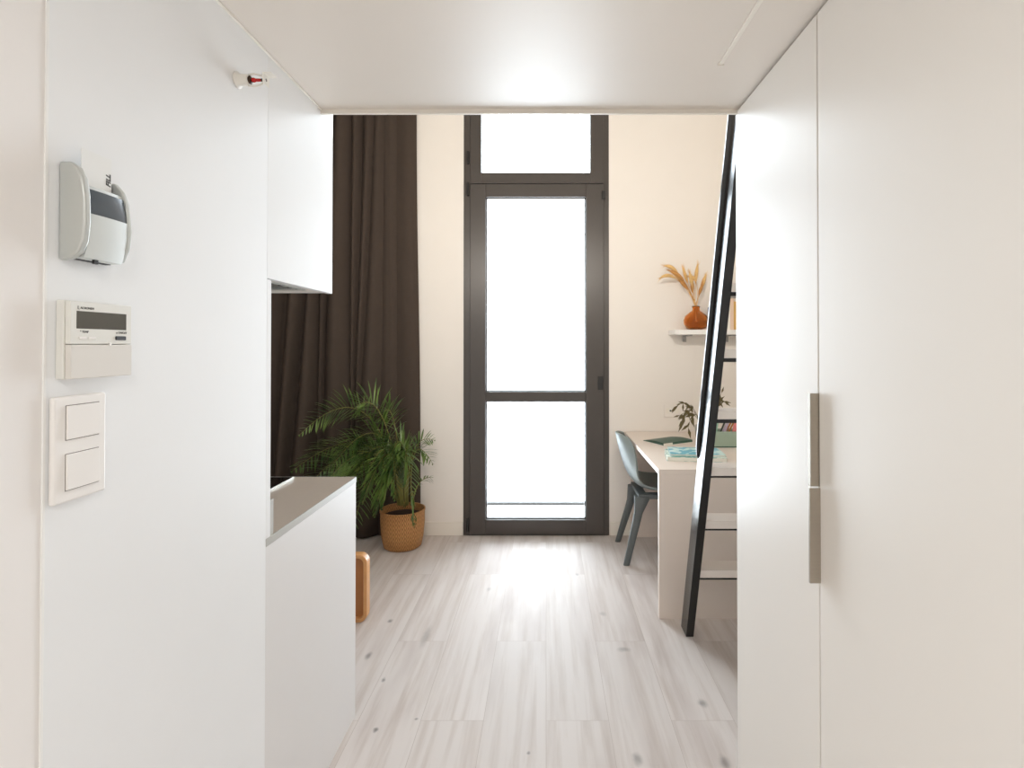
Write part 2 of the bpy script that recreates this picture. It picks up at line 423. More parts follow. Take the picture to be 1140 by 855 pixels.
for z in (2.50, .03): obj('hinge', B(WX0 + .024, WX0 + .042, y0 - .026, y0, z, z + .1), M['win_dark'], dl, .003)
obj('lock_plate', B(dx1 - .045, dx1 - .006, y0 - .021, y0 - .016, 1.07, 1.17), M['win_dark'], dl, .002)
obj('corner_keep', B(dx1 - .016, dx1 + .012, y0 - .022, y0 - .004, 2.47, 2.535), M['win_dark'], dl, .003)

# ------------------------------------------------------------------ wardrobe (right)
YG = 1.202
t = thing('wardrobe', (.9, 1.15, 0), 'tall flat cream wardrobe with two doors lining the hallway right of the camera', 'wardrobe')
obj('carcass', B(WX + .024, 1.2, .578, YL - .001, 0.0, ZC - .012), M['gap'], t)
obj('side_panel', B(WX + .002, 1.2, YL - .02, YL, 0, ZC - .016), M['wardrobe'], t, .001)
d1 = obj('door', B(WX, WX + .022, YG + .0022, YL - .021, .008, ZC - .010), M['wardrobe'], t, .0015)
d2 = obj('door', B(WX, WX + .022, .578, YG - .0022, .008, ZC - .010), M['wardrobe'], t, .0015)
def pull(x_out, ya, z0, z1, lip):
    p = [(WX + .004, ya), (x_out, ya), (x_out, ya + lip), (x_out + .003, ya + lip), (x_out + .003, ya + .003), (WX + .004, ya + .003)]
    return prism(p, 'z', z0, z1)
obj('handle', pull(.588, YG - .0005, 1.085, 1.292, .012), M['alu'], d1, .0008)['label'] = 'upper brushed metal edge pull'
obj('handle', pull(.583, YG - .0065, .873, 1.083, .006), M['alu'], d2, .0008)['label'] = 'lower brushed metal edge pull'

# cable duct on the loft underside
t = thing('surface_mounted_cable_duct', (.467, .8, ZC), 'thin white cable duct running along the loft underside', 'cable duct')
obj('channel', B(.461, .472, .02, 1.43, ZC - .006, ZC), M['trim'], t, .0015)
obj('end_cap', B(.4585, .4745, 1.43, 1.437, ZC - .008, ZC), M['trim'], t, .001)

# ------------------------------------------------------------------ kitchen (left)
KX = -1.95
YK = 2.048
t = thing('base_cabinet', (-1.3, 1.7, 0), 'white kitchen base unit with plain end panel under the worktop', 'kitchen cabinet')
obj('end_panel', B(HX - .018, HX, 1.3895, YK - .002, 0, .88), M['cab_base'], t, .001)
obj('carcass', B(KX, HX - .019, 1.3895, YK - .024, .1, .878), M['cab'], t)
obj('plinth', B(KX, HX - .019, 1.45, YK - .08, 0, .099), M['gap'], t)
for k in range(2):
    a = KX + k * (HX - .021 - KX) / 2
    dd = obj('door', B(a + .002, a + (HX - .021 - KX) / 2 - .002, YK - .023, YK - .004, .105, .874), M['cab'], t, .001)
    obj('handle', B(a + .1, a + .4, YK - .004, YK + .006, .855, .87), M['alu'], dd, .001)
t = thing('worktop', (-1.3, 1.7, .88), 'beige-grey kitchen worktop with pale front edge', 'worktop')
obj('slab', B(KX, HX - .003, 1.3895, YK - .003, .8805, .9), M['worktop'], t)
obj('edge_band', B(HX - .0029, HX + .001, 1.3895, YK, .8805, .9005, KX, HX - .003, YK - .0029, YK, .8805, .9005), M['worktop_edge'], t, .0006)
obj('upstand', B(KX, HX - .002, 1.4125, 1.432, .9002, .993), M['worktop_edge'], t, .001)
t = thing('induction_hob', (-1.23, 1.74, .9005), 'black glass induction hob set on the worktop', 'hob')
obj('glass_plate', B(-1.52, -.947, 1.455, 2.022, .9006, .9056), M['black_glass'], t, .001)
obj('trim_frame', B(-.9468, -.9450, 1.455, 2.024, .9006, .9062, -1.52, -.9468, 2.0222, 2.025, .9006, .9058), M['steel'], t)

t = thing('upper_cabinet', (-1.3, 1.6, 1.572), 'bright white kitchen wall cabinet hung below the loft with hood underneath', 'kitchen cabinet')
obj('end_panel', prism([(1.3895, 1.572), (1.813, 1.572), (1.813, 2.32), (YL + .001, 2.32), (YL + .001, ZC - .0145), (YL - .0125, ZC - .0145), (YL - .0125, ZC - .001), (1.3895, ZC - .001)], 'x', HX - .018, HX), M['cab'], t, .001)
obj('carcass', B(KX, HX - .0185, 1.3895, 1.790, 1.584, 2.1385, KX, HX - .0185, YL + .002, 1.790, 2.1385, 2.32), M['cab'], t)
for k in range(2):
    a = KX + k * (HX - .019 - KX) / 2
    obj('door', B(a + .002, a + (HX - .019 - KX) / 2 - .002, 1.7905, 1.811, 1.574, 2.318), M['cab'], t, .001)
obj('bottom_rim', B(-.752, HX - .0185, 1.39, 1.7895, 1.573, 1.5835, KX, -.7525, 1.715, 1.7895, 1.573, 1.5835), M['trim'], t)
hd = obj('extractor_hood', B(-1.5, -.754, 1.42, 1.712, 1.576, 1.5835), M['hood_dark'], t)
sl = bmesh.new()
box(sl, -.772, -.764, 1.42, 1.71, 1.5725, 1.5755)
for k in range(5): box(sl, -1.45, -.78, 1.45 + k * .055, 1.456 + k * .055, 1.573, 1.5755)
obj('filter_slats', sl, M['steel'], hd)

# ------------------------------------------------------------------ devices on the left wall
FX = HX
# key card switch
t = thing('card_switch', (HX, .84, 1.6), 'silver-grey key card holder with smoked window, on hallway wall', 'card switch')
cheek = [(HX + .0002, 1.672), (-.704, 1.672), (-.693, 1.664), (-.685, 1.648), (-.681, 1.622), (-.680, 1.585), (-.683, 1.555), (-.690, 1.537), (-.703, 1.528), (HX + .0002, 1.525)]
bm = prism(cheek, 'y', .793, .806)
obj('shell_cheek', bm, M['silver'], t, .004, seg=3)
cheek2 = [(HX + .0002, 1.664), (-.706, 1.664), (-.694, 1.650), (-.686, 1.63), (-.682, 1.585), (-.685, 1.555), (-.694, 1.535), (HX + .0002, 1.532)]
obj('shell_cheek', prism(cheek2, 'y', .879, .887), M['silver'], t, .002)
obj('back_plate', B(HX + .0002, -.711, .8062, .8788, 1.53, 1.658), M['slot'], t)
def bulged(z0, z1, prof, n=10):
    """front surface curved in y too: prof(z) -> x ; extra bow in y"""
    bm = bmesh.new(); ya, yb = .8065, .8785
    rows = []
    for i in range(9):
        z = z0 + (z1 - z0) * i / 8
        row = []
        for j in range(n + 1):
            u = j / n * 2 - 1
            row.append(bm.verts.new((prof(z) - .0022 * u * u, ya + (yb - ya) * j / n, z - .004 * (u * u - 1) * 0)))
        rows.append(row)
    back = []
    for i in range(9):
        z = z0 + (z1 - z0) * i / 8
        back.append([bm.verts.new((-.7105, ya, z)), bm.verts.new((-.7105, yb, z))])
    for i in range(8):
        for j in range(n): bm.faces.new((rows[i][j], rows[i][j + 1], rows[i + 1][j + 1], rows[i + 1][j]))
        bm.faces.new((rows[i][0], rows[i + 1][0], back[i + 1][0], back[i][0]))
        bm.faces.new((rows[i][n], back[i][1], back[i + 1][1], rows[i + 1][n]))
        bm.faces.new((back[i][0], back[i + 1][0], back[i + 1][1], back[i][1]))
    bm.faces.new([back[0][0], back[0][1]] + rows[0][::-1]); bm.faces.new([back[8][1], back[8][0]] + rows[8])
    return bm
pf = lambda z: -.6815 - .9 * (z - 1.588) ** 2 * 3.0
obj('front_cover', bulged(1.531, 1.5975, pf), M['silver_light'], t, smooth=True).modifiers.new('e', 'EDGE_SPLIT').split_angle = math.radians(50)
wdw = obj('smoked_window', bulged(1.598, 1.636, lambda z: pf(z) - .0012), M['smoke'], t, smooth=True); wdw.modifiers.new('e', 'EDGE_SPLIT').split_angle = math.radians(50)
obj('slot_lip', bulged(1.6362, 1.642, lambda z: pf(z) - .003), M['silver_light'], t, smooth=True).modifiers.new('e', 'EDGE_SPLIT').split_angle = math.radians(50)
obj('marking', B(-.6864, -.6858, .828, .852, 1.6035, 1.6055), M['ink'], wdw)
obj('sensor_dot', B(-.697, -.693, .826, .833, 1.5245, 1.5308), M['slot'], t)
t = thing('key_card', (-.702, .842, 1.6425), 'pale plastic key card standing in the silver card holder', 'key card')
obj('card_body', B(-.7030, -.7020, .812, .868, 1.6425, 1.6985), M['card'], t, .0002)
text('lettering', 'FILL', .012, (-.7018, .8655, 1.653), (0, 0, 1), (0, -1, 0), M['ink'], t, shear=.2, bold=.0004)

# controller
t = thing('climate_controller', (HX, .851, 1.408), 'off-white wall controller with grey display and flip lid, between card holder and light switch', 'controller')
obj('back_box', B(HX + .0002, -.708, .790, .912, 1.349, 1.4665), M['ctl'], t, .002)
obj('front_case', B(-.7079, -.700, .7925, .910, 1.401, 1.4655), M['ctl'], t, .0015)
obj('flip_lid', B(-.7079, -.6990, .7925, .910, 1.3495, 1.4003), M['ctl_lid'], t, .0015)
obj('display', B(-.7002, -.6997, .803, .898, 1.4245, 1.451), M['lcd'], t)
text('brand_lettering', 'L', .0075, (-.6998, .8045, 1.4535), (0, 1, 0), (0, 0, 1), M['ink'], t)
text('brand_lettering', 'ACRONEM', .0050, (-.6998, .8095, 1.4542), (0, 1, 0), (0, 0, 1), M['ink'], t)
text('key_lettering', '° TEMP', .0050, (-.6998, .809, 1.4182), (0, 1, 0), (0, 0, 1), M['ink'], t)
text('key_lettering', 'o ON/OFF', .0050, (-.6998, .877, 1.4182), (0, 1, 0), (0, 0, 1), M['ink'], t)
for a in (.8065, .8235): obj('button', B(-.7001, -.6983, a, a + .0135, 1.4085, 1.4125), M['white_plastic'], t, .0008)
obj('power_button', B(-.7001, -.6978, .875, .896, 1.4078, 1.4142), M['slot'], t, .0022)['label'] = 'dark power button'
obj('lid_catch', B(-.7001, -.6975, .861, .866, 1.3985, 1.4035), M['white_plastic'], t, .001)

# double rocker switch
t = thing('light_switch', (HX, .826, 1.245), 'white double rocker light switch lowest on hallway wall', 'light switch')
obj('frame_plate', B(HX + .0002, -.711, .779, .873, 1.166, 1.324), M['white_plastic'], t, .004, seg=3)
for z0, z1 in ((1.259, 1.3095), (1.184, 1.2375)):
    p = [(-.7112, z0), (-.7072, z0 + .001), (-.7086, z1 - .001), (-.7112, z1)]
    obj('rocker', prism(p, 'y', .799, .857), M['rocker'], t, .0008)
    obj('rocker_gap', B(-.7113, -.7108, .798, .858, z0 - .0009, z1 + .0009), M['grey_gap'], t)

# sprinkler
t = thing('fire_sprinkler', (HX, 1.25, 2.017), 'small white sidewall fire sprinkler with red bulb high on hallway wall', 'sprinkler')
yy, zz = 1.25, 2.017
obj('escutcheon', lathe([(.019, HX + .0005), (.019, HX + .003), (.0135, HX + .006), (.0125, HX + .026), (.011, HX + .028)], yy, zz, 32, axis='x'), M['paint_white'], t, smooth=True)
obj('seat', lathe([(.008, HX + .028), (.010, HX + .031), (.006, HX + .034)], yy, zz, 20, axis='x'), M['brass'], t, smooth=True)
obj('glass_bulb', lathe([(.002, HX + .033), (.0052, HX + .036), (.0052, HX + .040), (.0034, HX + .044), (.0034, HX + .054), (.001, HX + .056)], yy, zz, 16, axis='x'), M['red'], t, smooth=True)
fa = bmesh.new()
for s in (-1, 1): tube([(HX + .026, yy, zz + s * .012), (HX + .04, yy, zz + s * .0145), (HX + .056, yy, zz + s * .011), (HX + .066, yy, zz + s * .003)], .0024, 8, fa)
obj('yoke', fa, M['paint_white'], t, smooth=True)
obj('screw', lathe([(.0035, HX + .056), (.0035, HX + .068)], yy, zz, 12, axis='x'), M['brass'], t)
obj('deflector', B(HX + .066, HX + .068, yy - .014, yy + .014, zz - .012, zz + .012, HX + .066, HX + .086, yy - .014, yy + .014, zz + .011, zz + .0128), M['paint_white'], t, .0005)

# ------------------------------------------------------------------ curtain
def curtain():
    bm = bmesh.new()
    x0, x1, nu, nv = -2.55, -.938, 560, 30
    # creases between the flat folds: position at eye height, lean with height, depth
    CR = [(-2.56, 0, 1), (-2.38, .03, 1), (-2.22, .05, .8), (-2.08, .04, 1), (-1.90, .06, 1), (-1.765, .085, 1.2), (-1.655, .02, .9), (-1.60, .03, .5),
          (-1.425, .0, 1), (-1.375, .02, .7), (-1.325, .045, 1.2), (-1.205, .012, .35), (-1.098, .0, 1), (-.938, -.012, .6)]
    tilt = [.3, -.3, .4, -.4, .5, .6, .2, -.5, .1, .3, .5, -.4, .5]
    rows = []
    for j in range(nv + 1):
        z = .012 + (4.08 - .012) * j / nv
        cx = [c[0] + c[1] * (z - 1.7) for c in CR]
        row = []; k = 0
        for i in range(nu + 1):
            xx = cx[0] + (cx[-1] - cx[0]) * i / nu
            while k < len(cx) - 2 and xx > cx[k + 1]: k += 1
            f = (xx - cx[k]) / (cx[k + 1] - cx[k]); f = min(1, max(0, f))
            wdt = min(.2, cx[k + 1] - cx[k])
            dep = CR[k][2] * (1 - f) + CR[k + 1][2] * f
            h = (1 - abs(2 * f - 1) ** 1.9) * (1 + tilt[k] * (f - .5) * 2.2) * (wdt / .17) ** .6
            near = min(1, max(0, (-1.16 - xx) / .25))
            A = (.034 + .085 * near) * dep
            row.append(bm.verts.new((xx + .004 * math.sin(z * 2.1 + k), 3.960 - .02 * near - A * h - .004 * near * math.sin(3 * z + 1.7 * k), z)))
        rows.append(row)
    for a, b in zip(rows, rows[1:]):
        for i in range(nu): bm.faces.new((a[i], a[i + 1], b[i + 1], b[i]))
    return bm
cu = obj('curtain', curtain(), M['curtain'], None, smooth=True)
sd = cu.modifiers.new('thick', 'SOLIDIFY'); sd.thickness = .004; sd.offset = 0
tag(cu, 'floor-length dark taupe curtain hanging left of the window', 'curtain')
t = thing('curtain_rail', (-1.75, 3.94, 4.1), 'slim white curtain rail above the dark curtain', 'curtain rail')
obj('rail', B(-2.6, -.92, 3.925, 3.955, 4.085, 4.11), M['trim'], t, .002)
for k in range(3): obj('bracket', B(-2.4 + k * .65, -2.37 + k * .65, 3.955, 3.979, 4.08, 4.115), M['trim'], t)

# ------------------------------------------------------------------ palm in a basket
PXc, PYc = -.998, 3.762
pt = thing('potted_palm', (PXc, PYc, 0), 'green palm with arching fronds in a woven basket pot beside the curtain', 'potted plant')
bk = lathe([(.112, .001), (.128, .012), (.143, .08), (.150, .17), (.150, .245), (.154, .250), (.154, .262), (.146, .262), (.142, .25), (.140, .20), (.0, .195)], PXc, PYc, 56)
obj('basket_pot', bk, M['basket'], pt, smooth=True).modifiers.new('e', 'EDGE_SPLIT').split_angle = math.radians(60)
obj('soil', lathe([(.139, .196), (.139, .214), (.09, .222), (.0, .224)], PXc, PYc, 40), M['soil'], pt, smooth=True)

def bez(p0, p1, p2, t): return p0 * (1 - t) ** 2 + p1 * 2 * t * (1 - t) + p2 * t * t
def frond(P0, P1, P2, n, L, droop, rnd, start=.35):
    roll = rnd.choice((-1, 1)) * rnd.uniform(.75, 1.15)
    bm = bmesh.new(); P0, P1, P2 = Vector(P0), Vector(P1), Vector(P2)
    pts = [bez(P0, P1, P2, i / 18) for i in range(19)]
    tube(pts, [.0055 - .0042 * i / 18 for i in range(19)], 6, bm)
    nst = len(bm.faces)
    for i in range(n):
        tt = start + (1 - start) * (i / (n - 1)) ** .9
        p = bez(P0, P1, P2, tt); tg = (bez(P0, P1, P2, min(1, tt + .02)) - bez(P0, P1, P2, tt - .02)).normalized()
        side = tg.cross(Vector((0, 0, 1)))
        if side.length < .15: side = tg.cross(Vector((0, 1, 0)))
        side.normalize(); upv = side.cross(tg).normalized()
        side, upv = side * math.cos(roll) + upv * math.sin(roll), upv * math.cos(roll) - side * math.sin(roll)
        if upv.y > .2: upv = -upv
        prof = math.sin(PI * min(1, max(.0, (tt - start) / (1 - start)) * .86 + .13)) ** .7
        for s in (-1, 1):
            ll = L * prof * rnd.uniform(.82, 1.12)
            if i == n - 1 and s < 0: ll *= .8
            a = rnd.uniform(.55, .85)
            d = (tg * a + side * s * (1.05 - a * .3) + upv * rnd.uniform(.0, .25)).normalized()
            w = rnd.uniform(.0042, .0068)
            q = Vector(p); prevs = None; seg = 6
            dd = Vector(d)
            for k in range(seg + 1):
                f = k / seg
                ww = w * (math.sin(PI * (f * .88 + .09)) ** .75) if k < seg else .0006
                nr = dd.cross(Vector((0, 0, 1)))
                if nr.length < .1: nr = side
                nr.normalize(); nn = nr.cross(dd).normalized()
                a1 = bm.verts.new(q + nr * ww); c1 = bm.verts.new(q - nn * ww * .35); b1 = bm.verts.new(q - nr * ww)
                if prevs:
                    bm.faces.new((prevs[0], prevs[1], c1, a1)); bm.faces.new((prevs[1], prevs[2], b1, c1))
                prevs = (a1, c1, b1)
                dd = (dd + Vector((0, 0, -droop * (.25 + f)))).normalized()
                q = q + dd * (ll / seg)
    for v in bm.verts:                      # keep the blades off the curtain behind and off the floor
        if v.co.y > 3.80 and v.co.x < -.9: v.co.y = 3.80 + (v.co.y - 3.80) * .12
        elif v.co.y > 3.86: v.co.y = 3.86 + (v.co.y - 3.86) * .3
        if v.co.z < .03: v.co.z = .03
    for k, f in enumerate(bm.faces): f.material_index = 0 if k < nst else 1
    return bm
def W(px, py, y):
    s = 600.0 / y
    return ((px - 608) / s, y, 1.4 - (py - 384) / s)
FR = [((447, 561, 3.76), (420, 396, 3.70), (334, 484, 3.66), 26, 0.162, 0.099),
      ((445, 562, 3.72), (430, 428, 3.60), (394, 588, 3.42), 29, 0.209, 0.087),
      ((444, 561, 3.76), (424, 446, 3.70), (326, 524, 3.62), 27, 0.209, 0.087),
      ((446, 561, 3.76), (416, 452, 3.70), (340, 545, 3.55), 26, 0.209, 0.087),
      ((455, 561, 3.78), (452, 478, 3.80), (484, 490, 3.80), 12, 0.095, 0.087),
      ((458, 562, 3.78), (455, 468, 3.78), (482, 516, 3.78), 13, 0.114, 0.112),
      ((448, 562, 3.74), (430, 425, 3.66), (398, 452, 3.58), 19, 0.190, 0.124),
      ((452, 564, 3.70), (446, 440, 3.58), (460, 552, 3.52), 22, 0.162, 0.124),
      ((450, 564, 3.70), (436, 440, 3.56), (440, 556, 3.46), 23, 0.180, 0.124),
      ((444, 562, 3.72), (420, 462, 3.58), (362, 574, 3.44), 27, 0.209, 0.087),
      ((446, 561, 3.74), (434, 430, 3.64), (372, 516, 3.52), 26, 0.209, 0.099),
      ((449, 561, 3.76), (440, 420, 3.74), (424, 468, 3.70), 18, 0.171, 0.136),
      ((447, 563, 3.70), (436, 466, 3.54), (418, 574, 3.46), 22, 0.180, 0.099),
      ((448, 562, 3.70), (440, 450, 3.56), (404, 560, 3.40), 30, .19, .10),
      ((450, 562, 3.72), (444, 456, 3.60), (426, 566, 3.46), 28, .18, .10),
      ((454, 562, 3.70), (454, 456, 3.58), (450, 540, 3.44), 26, .16, .10),
      ((446, 562, 3.74), (432, 440, 3.62), (388, 548, 3.48), 30, .20, .10),
      ((444, 562, 3.74), (424, 450, 3.64), (352, 552, 3.52), 28, .20, .10),
      ((453, 562, 3.72), (452, 446, 3.64), (432, 520, 3.54), 22, 0.171, 0.124)]
rnd = random.Random(11)
for P0, P1, P2, n, L, dr in FR:
    obj('frond', frond(W(*P0), W(*P1), W(*P2), n, L, dr, rnd), [M['stem'], M['leaf']], pt, smooth=True)
obj('frond', frond(W(462, 564, 3.68), W(456, 520, 3.60), W(462, 586, 3.58), 10, .07, .4, rnd, .6), [M['stem'], M['leaf']], pt, smooth=True)
obj('frond', frond(W(460, 562, 3.76), W(462, 530, 3.76), W(482, 531, 3.76), 6, .07, .15, rnd, .5), [M['stem'], M['leaf']], pt, smooth=True)

# ------------------------------------------------------------------ bent wood side table beyond the kitchen
def rrect(cx, cz, hw, hh, r, n=8):
    out = []
    for (sx, sz, a0) in ((1, 1, 0), (-1, 1, 90), (-1, -1, 180), (1, -1, 270)):
        for k in range(n + 1):
            a = math.radians(a0 + 90 * k / n)
            out.append((cx + sx * (hw - r) + r * math.cos(a), cz + sz * (hh - r) + r * math.sin(a)))
    return out
def loop(outer, inner, ya, yb):
    bm = bmesh.new(); n = len(outer)
    A = [bm.verts.new((p[0], ya, p[1])) for p in outer]; Bq = [bm.verts.new((p[0], yb, p[1])) for p in outer]
    C = [bm.verts.new((p[0], ya, p[1])) for p in inner]; D = [bm.verts.new((p[0], yb, p[1])) for p in inner]
    for i in range(n):
        j = (i + 1) % n
        bm.faces.new((A[i], A[j], Bq[j], Bq[i])); bm.faces.new((C[i], D[i], D[j], C[j]))
        bm.faces.new((A[i], C[i], C[j], A[j])); bm.faces.new((Bq[i], Bq[j], D[j], D[i]))
    return bm
tx, tz = -1.135, .171
t = thing('serving_tray', (tx, 2.76, 0), 'light wood tray with rounded corners standing upright on the floor past the kitchen unit', 'tray')
obj('bent_rim', loop(rrect(tx, tz, .232, .170, .042), rrect(tx, tz, .213, .151, .026), 2.725, 2.775), M['wood'], t, .004, seg=3)
obj('base_panel', prism(rrect(tx, tz, .2128, .1508, .026), 'y', 2.752, 2.76), M['wood_in'], t)
st = bmesh.new()
prism([(2.762, .27), (2.770, .27), (2.93, .001), (2.918, .001)], 'x', tx - .03, tx + .03, st)
obj('strut', st, M['wood'], t, .001)

# ------------------------------------------------------------------ desk
t = thing('desk', (1.0, 3.37, 0), 'cream desk with solid end panel standing behind the ladder', 'desk')
obj('desktop', B(.576, XR - .004, 2.765, YB - .006, .736, .762), M['desk'], t, .0015)
obj('end_panel', B(.577, XR - .004, 2.766, 2.79, 0, .7358), M['desk'], t, .0015)
obj('end_panel', B(.62, XR - .004, YB - .045, YB - .02, 0, .7358), M['desk'], t, .0015)
obj('back_panel', B(XR - .03, XR - .006, 2.791, YB - .046, .3, .7358), M['desk'], t)

# chair
CXx, CYy = .745, 3.645
t = thing('desk_chair', (CXx, CYy, 0), 'grey-blue moulded shell chair pushed in at the open side of the desk', 'chair')
prof = [(-.272, .812), (-.262, .76), (-.245, .69), (-.222, .61), (-.192, .535), (-.145, .475), (-.07, .448), (.03, .442), (.13, .447), (.21, .45), (.245, .436)]
hwid = [.120, .175, .198, .210, .216, .218, .216, .212, .205, .19, .16]
def shell():
    bm = bmesh.new(); rows = []; n = 16
    for (px, pz), hw in zip(prof, hwid):
        row = []
        for j in range(n + 1):
            u = j / n * 2 - 1
            back = max(0, min(1, (pz - .46) / .2))
            seat = 1 - back
            row.append(bm.verts.new((CXx + px + .075 * u * u * back - .0, CYy + hw * u, pz + .04 * u * u * seat - (.03 * u ** 4 if pz > .8 else 0))))
        rows.append(row)
    for a, b in zip(rows, rows[1:]):
        for j in range(n): bm.faces.new((a[j], a[j + 1], b[j + 1], b[j]))
    return bm
so = obj('seat_shell', shell(), M['chair'], t, smooth=True)
q = so.modifiers.new('sub', 'SUBSURF'); q.levels = 1; q.render_levels = 2
q = so.modifiers.new('thick', 'SOLIDIFY'); q.thickness = .012; q.offset = -1 if False else 0
def leg(fx, fy, tx_, ty_):
    bm = bmesh.new(); rings = []
    for k in range(9):
        f = k / 8
        z = .42 * f
        cx = fx + (tx_ - fx) * f; cy = fy + (ty_ - fy) * f
        hx = .019 + .010 * f + (.022 * max(0, f - .75) / .25); hy = .014 + .008 * f + (.016 * max(0, f - .75) / .25)
        rings.append([bm.verts.new((cx + a * hx, cy + b * hy, z)) for a, b in ((-1, -.6), (-.6, -1), (.6, -1), (1, -.6), (1, .6), (.6, 1), (-.6, 1), (-1, .6))])
    for a, b in zip(rings, rings[1:]):
        for k in range(8): bm.faces.new((a[k], a[(k + 1) % 8], b[(k + 1) % 8], b[k]))
    bm.faces.new(rings[0][::-1]); bm.faces.new(rings[-1])
    return bm
for sx in (-1, 1):
    for sy in (-1, 1):
        obj('leg', leg(CXx + sx * .235, CYy + sy * .205, CXx + sx * .11 - .01, CYy + sy * .135), M['chair_leg'], t, .002)
obj('seat_frame', B(CXx - .15, CXx + .13, CYy - .165, CYy - .105, .405, .437, CXx - .15, CXx + .13, CYy + .105, CYy + .165, .405, .437, CXx - .15, CXx - .09, CYy - .105, CYy + .105, .41, .434, CXx + .07, CXx + .13, CYy - .105, CYy + .105, .41, .434), M['chair_leg'], t, .006)

# ------------------------------------------------------------------ loft ladder
def ly(z): return 2.597 - .339 * z       # front edge of the stile at height z
LX0, LX1, SW, SD = .671, 1.09, .036, .100
t = thing('loft_ladder', (.875, 2.62, 0), 'steep black loft ladder with pale treads leaning in front of the desk', 'ladder')
def stile(x, cut=True):
    z1 = 2.42
    return prism([(ly(0), 0), (ly(0) + SD, 0), (ly(z1) + SD, z1), (ly(z1), z1)], 'x', x, x + SW)
obj('stile', stile(LX0), M['ladder'], t, .002)
obj('stile', stile(LX1 - SW), M['ladder'], t, .002)
for zt in (.32, .575, .83, 1.085, 1.34, 1.595, 1.85, 2.10):
    tr = obj('tread', B(LX0 + SW + .0005, LX1 - SW - .0005, ly(zt) + .002, ly(zt) + .115, zt + .0072, zt + .042), M['tread'], t, .0015)
    obj('tread_support', B(LX0 + SW + .0005, LX1 - SW - .0005, ly(zt) + .001, ly(zt) + .112, zt - (.008 if zt > 1 else 0), zt + .007), M['ladder'], tr)
# slim flat handrail bar along the rear edge of each stile
def rail(xi, sgn, za=.90, zb=2.42, wd=.0145):
    bm = bmesh.new(); R = []
    zs = [za + .11 * (k / 9) ** 1.6 for k in range(10)] + [1.2, 1.6, 2.0, zb]
    for z in zs:
        w = wd * math.sqrt(max(.0, 1 - max(0., (za + .11 - z) / .11) ** 2)) + .0006
        y = ly(z)
        R.append([bm.verts.new((xi, y + SD - .014, z)), bm.verts.new((xi + sgn * w, y + SD - .012, z)), bm.verts.new((xi + sgn * w, y + SD - .004, z)), bm.verts.new((xi, y + SD - .002, z))])
    for p, q in zip(R, R[1:]):
        for k in range(4): bm.faces.new((p[k], p[(k + 1) % 4], q[(k + 1) % 4], q[k]))
    bm.faces.new(R[0]); bm.faces.new(R[-1])
    return bm
obj('handrail', rail(LX0 - .0004, -1), M['ladder'], t)
obj('handrail', rail(LX1 + .0004, 1), M['ladder'], t)
obj('hook', B(LX0 + .004, LX0 + .03, YL + .002, ly(2.25) + .02, 2.20, 2.23), M['ladder'], t)
obj('hook', B(LX1 - .03, LX1 - .004, YL + .002, ly(2.25) + .02, 2.20, 2.23), M['ladder'], t)

# ------------------------------------------------------------------ wall shelf and what stands on it
t = thing('wall_shelf', (1.15, 3.9, 1.48), 'white wall shelf on the back wall, carrying the amber vase', 'shelf')
ZS = 1.507
obj('board', B(.905, XR - .004, 3.775, YB - .001, ZS - .034, ZS), M['shelf'], t, .002)
for x in (1.02, 1.33):
    obj('bracket', B(x - .012, x + .012, 3.80, YB - .001, ZS - .044, ZS - .0345, x - .012, x + .012, YB - .012, YB - .001, ZS - .085, ZS - .0445), M['grey_metal'], t, .001)
VX, VY = 1.078, 3.875
vs = lathe([(.035, ZS + .0005), (.068, ZS + .012), (.086, ZS + .045), (.088, ZS + .070), (.078, ZS + .100), (.050, ZS + .125), (.028, ZS + .138), (.025, ZS + .155), (.030, ZS + .172), (.027, ZS + .172), (.022, ZS + .155), (.024, ZS + .138), (.046, ZS + .122), (.073, ZS + .098), (.083, ZS + .07), (.080, ZS + .045), (.062, ZS + .016), (.0, ZS + .008)], VX, VY, 48)
vo = obj('glass_vase', vs, M['amber'], None, smooth=True, loc=(VX, VY, ZS))
tag(vo, 'round amber glass vase with narrow neck on the wall shelf', 'vase')
def wheat(tip, ctrl, ear, rr, rnd):
    P0 = Vector((VX + rnd.uniform(-.006, .006), VY + rnd.uniform(-.006, .006), ZS + .06)); P1 = Vector(ctrl); P2 = Vector(tip)
    bm = bmesh.new(); N = 22
    # pass through the neck before fanning out
    neck = Vector((VX + rnd.uniform(-.008, .008), VY + rnd.uniform(-.008, .008), ZS + .175))
    pts = [P0, (P0 + neck) / 2, neck] + [bez(neck, P1, P2, i / N) for i in range(1, N + 1)]
    radii = []
    for i in range(len(pts)):
        f = i / (len(pts) - 1)
        radii.append(.0017 if f < 1 - ear else .0017 + rr * math.sin(PI * min(1, (f - (1 - ear)) / ear * .93 + .05)) ** .8)
    tube(pts, radii, 7, bm)
    # awns
    for i in range(90):
        f = 1 - ear * rnd.random(); k = f * (len(pts) - 1); a = int(k); p = pts[a].lerp(pts[min(a + 1, len(pts) - 1)], k - a)
        tg = (pts[min(a + 1, len(pts) - 1)] - pts[max(a - 1, 0)]).normalized()
        d = (tg * 1.2 + Vector((rnd.uniform(-1, 1), rnd.uniform(-1, 1), rnd.uniform(-1, 1))) * .55).normalized()
        s_ = d.cross(Vector((.3, .5, .8))).normalized() * .0012
        l = rnd.uniform(.025, .05)
        a1, b1, c1 = bm.verts.new(p + s_), bm.verts.new(p - s_), bm.verts.new(p + d * l)
        bm.faces.new((a1, b1, c1))
    for v in bm.verts:
        if v.co.y > YB - .004: v.co.y = YB - .004
    return bm
def V(px, py, y=3.87):
    return W(px, py, y)
